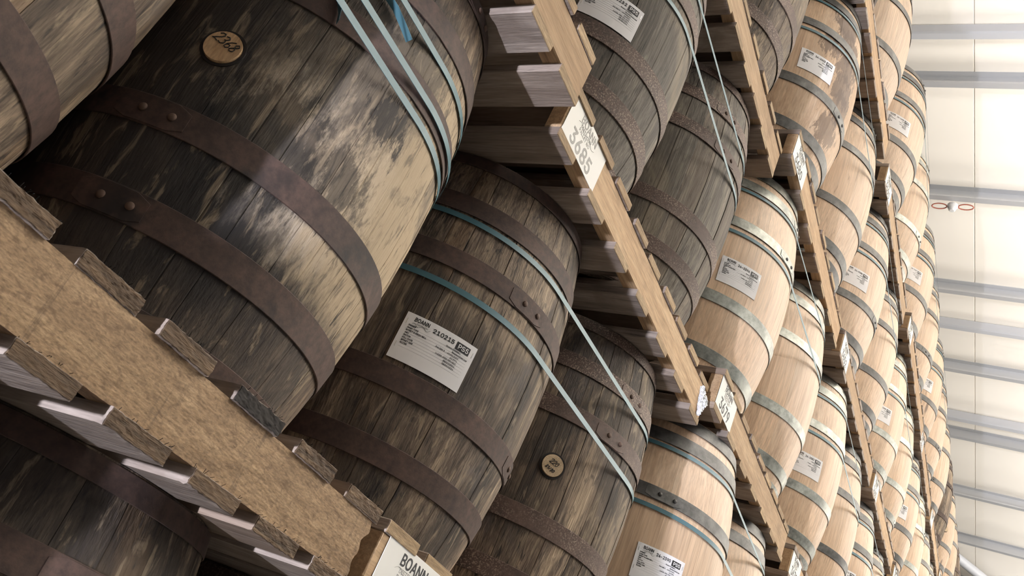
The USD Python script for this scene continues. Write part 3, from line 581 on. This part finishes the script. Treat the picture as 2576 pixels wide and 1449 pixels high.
def pallet(lv, k, number, label, group=None, near=False, nb=9):
    new = col_new(k); sc = sn if new else so
    y0, y1 = span(lv, k); f = front(lv, k); zt = deck(lv, new)
    bt, sh = 0.0225 * sc, 0.0966 * sc
    zb = zt - 2 * bt - sh
    if lv == -1 : zb = 0.0
    rnd = random.Random(100 * lv + k)
    root = xform('pallet', loc=(-f, y0, zb)); tag(root, label, 'pallet', group)
    L, D, Ht = y1 - y0, 1.21 * sc, zt - zb
    tn = lambda: (rnd.uniform(0.40, 0.58), rnd.choice([0, 0, 0.1, 0.25]), rnd.random())
    st = 0.040
    for i, x in enumerate((-st, -D / 2, -D + 0.0)):
        m, mt = bevel_box(x, x + st, 0.0, L, bt, Ht - bt, 0.0025), 'pallet_stringer'
        if near and i == 0:
            g = grid_box(x, x + st, 0.35, L - 0.004, bt, Ht - bt, 0.011)
            far_end = np.clip((g.vertices[:, 1] - (L - 0.05)) / 0.05, 0, 1)
            g.vertices[:, 1] -= far_end * 0.014 * noise(g.vertices * 60, 4)
            m = cat([rough(g, 0.0007, 3), box(x, x + st, 0.0, 0.3495, bt, Ht - bt)]); mt = 'rough_stringer'
        obj('stringer', m, mt, root, smooth=30 if near and i == 0 else False, tone=tn() if not near else (0.5, 0.0, 0.3))
    w = 0.104 * sc
    def board(kind, i, n, za, zz):
        yy = i * (L - w) / (n - 1) + rnd.uniform(-0.006, 0.006) * (0 < i < n - 1)
        ww = w * rnd.uniform(0.93, 1.05); ex = rnd.uniform(0.0005, 0.007)
        yy = min(max(yy, 0.0), L - ww)
        if near and yy > 0.4:
            ends = grid_box(-0.10, ex, yy, yy + ww, za, zz, 0.010)
            ends = rough(ends, 0.002, 40 + i, -0.012)
            m = cat([ends, box(-D, -0.1, yy, yy + ww, za, zz)])
            spl = []
            for q in range(9):
                yq = rnd.uniform(yy, yy + ww); zq = zz; d = np.array([rnd.uniform(.2, 1), rnd.uniform(-.5, .5), rnd.uniform(0.1, 0.8)]); d /= np.linalg.norm(d)
                p0 = np.array([ex - 0.004, yq, zq]); c = tube([p0 - d * 0.003, p0 + d * rnd.uniform(0.002, 0.006), p0 + d * 0.007], 0.0004, 3); spl.append(c)
            b = obj(kind, m, 'pallet_board', root, smooth=35, tone=tn())
            cap = grid_box(ex - 0.003, ex + 0.0015, yy + 0.001, yy + ww - 0.001, za + 0.001, zz - 0.001, 0.006)
            obj('end_grain', rough(cap, 0.002, 40 + i, -0.012), 'charred_wood' if (kind == 'top_board' and i == 6) else 'end_grain', b, smooth=35, tone=(0.5, 0, rnd.random()))
            tag(obj('splinters', cat(spl), 'board_end', b), kind='stuff')
        else:
            b = obj(kind, bevel_box(-D, ex, yy, yy + ww, za, zz, 0.0018), 'pallet_board', root, tone=tn())
            if (lv, k) in ((1, 0), (1, 1), (2, 1), (1, 2), (2, 2), (0, 1)):
                obj('end_grain', bevel_box(ex - 0.004, ex + 0.0012, yy + 0.001, yy + ww - 0.001, za + 0.001, zz - 0.001, 0.0005), 'board_end', b, tone=tn())
    for i in range(9): board('top_board', i, 9, Ht - bt, Ht)
    for i in range(nb): board('bottom_board', i, nb, 0.0, bt)
    if number is not None:
        sign_part(root, 0.0012, 0.004 if (lv, k) != (0, 1) else 0.02, Ht / 2 + (0.004 if (lv, k) != (0, 1) else 0.0), number, sh)
    if (lv, k) == (1, 1):
        rng = np.random.default_rng(8)
        pts = np.array([(0.003, L - 0.06, Ht * .75), (0.005, L + 0.006, Ht * .6), (-0.042, L + 0.004, Ht * .3), (0.004, L - 0.035, Ht * .16), (0.007, L - 0.02, Ht * .45)]); pts = np.concatenate([pts + rng.normal(0, 0.004, pts.shape) for _ in range(4)])
        hull = trimesh.convex.convex_hull(pts); v, fc = trimesh.remesh.subdivide_to_size(hull.vertices, hull.faces, 0.008, max_iter=12); g = trimesh.Trimesh(v, fc); rough(g, 0.009, 12)
        obj('torn_film', g, 'clear_film', root)
        tag(stage.GetPrimAtPath(P(root) + '/torn_film'), 'scrap of torn clear film around the pallet end')
    return root
pallet(0, 0, None, 'near rough pallet with splintered board ends, across the lower left of the picture', near=True)
pallet(0, 1, '', 'pallet whose white sign is cut by the bottom edge, under barrel 210215')
pallet(1, 0, None, 'pallet with bright lit lower boards at the top, ending just above sign 3685')
pallet(1, 1, '3685', 'pallet with sign 3685 and a torn film scrap on its far end', nb=7)
pallet(2, 1, None, 'pallet at the top edge, ending left of sign 3680')
pallet(1, 2, '3679', 'pallet with sign 3679 under barrel 24-2396', nb=7)
pallet(2, 2, '3680', 'pallet with sign 3680 under barrel 24-2402', nb=7)
pallet(3, 2, None, 'uppermost pallet at the top edge, right of barrel 24-2402')
pallet(1, 3, '3671', 'pallet with sign 3671 at the bottom edge under barrel 24-2382')
pallet(2, 3, '3652', 'pallet with sign 3652 under barrel 24-2388')
pallet(3, 3, '3690', 'pallet of the top row under barrel 24-2405')
pallet(2, 4, '3660', 'pallet under the zinc-hooped barrel labelled 24-2385')
pallet(3, 4, '3667', 'pallet of the top row under barrel 24-2407')
pallet(2, 5, '3655', 'pallet under the barrel labelled 24-2383')
pallet(3, 5, '3698', 'pallet of the top row under barrel 24-2409')
pallet(3, 6, '', 'pallet of the top row under the dark stained barrel at lower right')
pallet(3, 7, '', 'pallet of the top row under the brownish barrel with a small bung')
pallet(3, 8, '', 'last pallet of the top row at the lower right')
pallet(2, 6, '', 'pallet under the two right-most barrels on the bottom edge')
pallet(1, 4, '', 'pallet under the barrel labelled 24-2379, below the picture')
built = {(0, 0), (0, 1), (1, 0), (1, 1), (2, 1), (1, 2), (2, 2), (3, 2), (1, 3), (2, 3), (3, 3), (2, 4), (3, 4), (2, 5), (3, 5), (3, 6), (3, 7), (3, 8), (2, 6), (1, 4)}
for k in range(-1, 9):
    for lv in range(-1, 4):
        if (lv, k) in built: continue
        if any((l2, k) in shown for l2 in range(lv, 4)) or (k == -1 and lv < 3) or (k == 0 and lv < 3):
            pallet(lv, k, None, 'pallet of the same stack hidden below or beyond the ones in view', 'hidden pallets of the stack')

# ------------------------------------------------------------------ straps round the four barrels of a pallet
def hull_path(cs, r, n=28):
    import shapely.geometry as sg
    pts = np.concatenate([np.stack([c[0] + r_ * np.cos(A), c[1] + r_ * np.sin(A)], 1) for c, r_ in zip(cs, r) for A in [np.linspace(0, 2 * PI, 120, endpoint=False)]])
    return np.array(sg.MultiPoint(pts).convex_hull.exterior.coords)[:-1][::1]
def strap(lv, k, a_, label, w=0.0135):
    new = col_new(k); kind = NEWK_ if new else OLDK_
    cs = []
    for s in (0, 1):
        x, y = bpos(lv, k, s); cs += [(x, y), (x - 2 * kind.Rb - 0.004, y)]
    z0 = deck(lv, new) + (a_ + 1) * kind.H / 2
    def loop(z, off):
        R = float(rad(kind, z - deck(lv, new))) + off
        return R
    R = loop(z0, 0.0078 if any(h0 - 0.02 < a_ < h1 + 0.02 for h0, h1 in kind.hoops) else 0.0028)
    p = hull_path(cs, [R] * 4); c = p.mean(0)
    u_, v_ = p[1] - p[0], p[2] - p[1]
    if u_[0] * v_[1] - u_[1] * v_[0] < 0: p = p[::-1]
    q = np.roll(p, -1, 0) - np.roll(p, 1, 0); nrm = np.stack([q[:, 1], -q[:, 0]], 1); nrm /= np.linalg.norm(nrm, axis=1)[:, None]
    V, n = [], len(p); th = 0.0009; slope = -(rad(kind, z0 - deck(lv, new) + w / 2) - rad(kind, z0 - deck(lv, new) - w / 2))
    wob = [0.0025 * math.sin(5 * math.atan2(*(pt - c)) + lv + k) for pt in p]
    for pt, nn, wb in zip(p, nrm, wob):
        for o, dz in ((0, -w / 2), (th, -w / 2), (th, w / 2), (0, w / 2)):
            lean = -slope * dz / w
            xy = pt + nn * (o + lean); V.append((xy[0], xy[1], z0 + dz + wb))
    F = []
    for i in range(n):
        for j in range(4):
            a0, b0 = i * 4 + j, i * 4 + (j + 1) % 4; a1, b1 = (a0 + 4) % (4 * n), ((i + 1) % n) * 4 + (j + 1) % 4
            F += [(a0, a1, b1), (a0, b1, b0)]
    m = trimesh.Trimesh(np.array(V), np.array(F), process=False)
    o = obj('strap', m, 'strap_plastic', smooth=50); tag(o, label, 'strap'); return o
def ribbon(pts, side, w=0.0135, th=0.0008):
    pts = np.array(pts, float); V, F = [], []; side = np.array(side, float); t = np.gradient(pts, axis=0); t /= np.linalg.norm(t, axis=1)[:, None]
    for p_, t_ in zip(pts, t):
        s_ = side - t_ * (side @ t_); s_ /= np.linalg.norm(s_); nn = np.cross(t_, s_)
        V += [p_ - s_ * w / 2, p_ + s_ * w / 2, p_ + s_ * w / 2 + nn * th, p_ - s_ * w / 2 + nn * th]
    for i in range(len(pts) - 1):
        for j in range(4):
            a0, b0 = i * 4 + j, i * 4 + (j + 1) % 4; F += [(a0, b0, b0 + 4), (a0, b0 + 4, a0 + 4)]
    e = 4 * (len(pts) - 1); F += [(0, 2, 1), (0, 3, 2), (e, e + 1, e + 2), (e, e + 2, e + 3)]
    return trimesh.Trimesh(np.array(V), np.array(F), process=False)
s1 = strap(0, 0, 0.246, 'teal strap below the iron hoop of the large stained barrel, lower of a close pair')
strap(0, 0, 0.335, 'teal strap over the iron hoop of the large stained barrel, upper of a close pair')
s3 = strap(0, 0, 0.53, 'teal strap highest on the large stained barrel at the top of the picture')
def tail(pts, offs, label):
    x, y = bpos(0, 0, 1); out = []
    for (a_, t), o in zip(pts, offs):
        z = (a_ + 1) * OLDK_.H / 2; R = float(rad(OLDK_, z)) + o; out.append((x + R * math.cos(t), y + R * math.sin(t), deck(0, False) + z))
    o = obj('strap_tail', ribbon(out, (0.6, -0.6, 0.5)), 'strap_plastic', smooth=40); tag(o, label, 'strap')
tail([(0.545, -0.60), (0.54, -0.52), (0.52, -0.46), (0.48, -0.38), (0.45, -0.31)], [0.006, 0.008, 0.009, 0.010, 0.009], 'loose teal strap end hanging beside the highest strap of the large stained barrel')
tail([(0.43, -0.76), (0.39, -0.72), (0.34, -0.68), (0.29, -0.66)], [0.006, 0.009, 0.011, 0.012], 'short loose teal strap end left of the close strap pair')
strap(0, 1, 0.572, 'upper teal strap on the barrel labelled 210215, above the label')
strap(0, 1, 0.186, 'lower teal strap on the barrel labelled 210215, just above the label')
strap(1, 1, 0.52, 'upper teal strap on the grey barrels over pallet 3685')
strap(1, 1, 0.20, 'lower teal strap on the grey barrels over pallet 3685')
for (lv, k), t in {(0, 2): 'barrel 24-2390', (1, 2): 'barrel 24-2396', (2, 2): 'barrel 24-2402', (1, 3): 'barrel 24-2382', (2, 3): 'barrel 24-2388', (3, 3): 'barrel 24-2405', (1, 4): 'barrel 24-2379', (3, 4): 'barrel 24-2407', (2, 5): 'barrel 24-2383', (3, 5): 'barrel 24-2409', (2, 4): 'barrel 24-2385'}.items():
    strap(lv, k, 0.70, f'upper teal strap round {t} and its pallet mates')
    strap(lv, k, 0.25, f'lower teal strap round {t} and its pallet mates')

# ------------------------------------------------------------------ detector on the roof
def detector():
    p0 = pix_on_roof(2397, 517, 0.0)
    t = xform('smoke_detector', loc=p0); tag(t, 'small white ceiling detector with two red loop handles under a purlin', 'detector')
    base = trimesh.creation.revolve(np.array([(0, 0.004), (0.05, 0.004), (0.052, -0.012), (0.046, -0.026), (0.036, -0.03), (0.034, -0.055), (0.022, -0.068), (0, -0.07)])[::-1], sections=32)
    obj('body', base, 'white_plastic', t, smooth=40)
    for s in (-1, 1):
        A = np.linspace(0, 2 * PI, 33)
        obj('loop_handle', tube([(s * (0.12 + 0.068 * math.cos(q)), 0.026 * math.sin(q), -0.014 - 0.012 * math.sin(q)) for q in A], 0.006, 8), 'red_plastic', t, smooth=True)
        obj('arm', tube([(s * 0.04, 0, -0.014), (s * 0.055, 0, -0.014)], 0.006, 8), 'red_plastic', t)
detector()

# ------------------------------------------------------------------ work light standing on the floor at the foot of the stack (out of the picture)
def work_lamp(x, y):
    t = xform('work_lamp', loc=(x, y, 0)); tag(t, 'narrow work lamp standing on the floor along the stack front, outside the picture', 'lamp')
    obj('housing', meshkit_box(-0.05, 0.05, -0.06, 0.0, 0.0, 0.40), 'lamp_body', t)
    rect('work_lamp_glow', (x, y + 0.004, 0.2), 90, 0, 0.05, 0.34, FLOODLAMP, (0.84, 0.86, 1.0))
work_lamp(-0.775, -4.0)
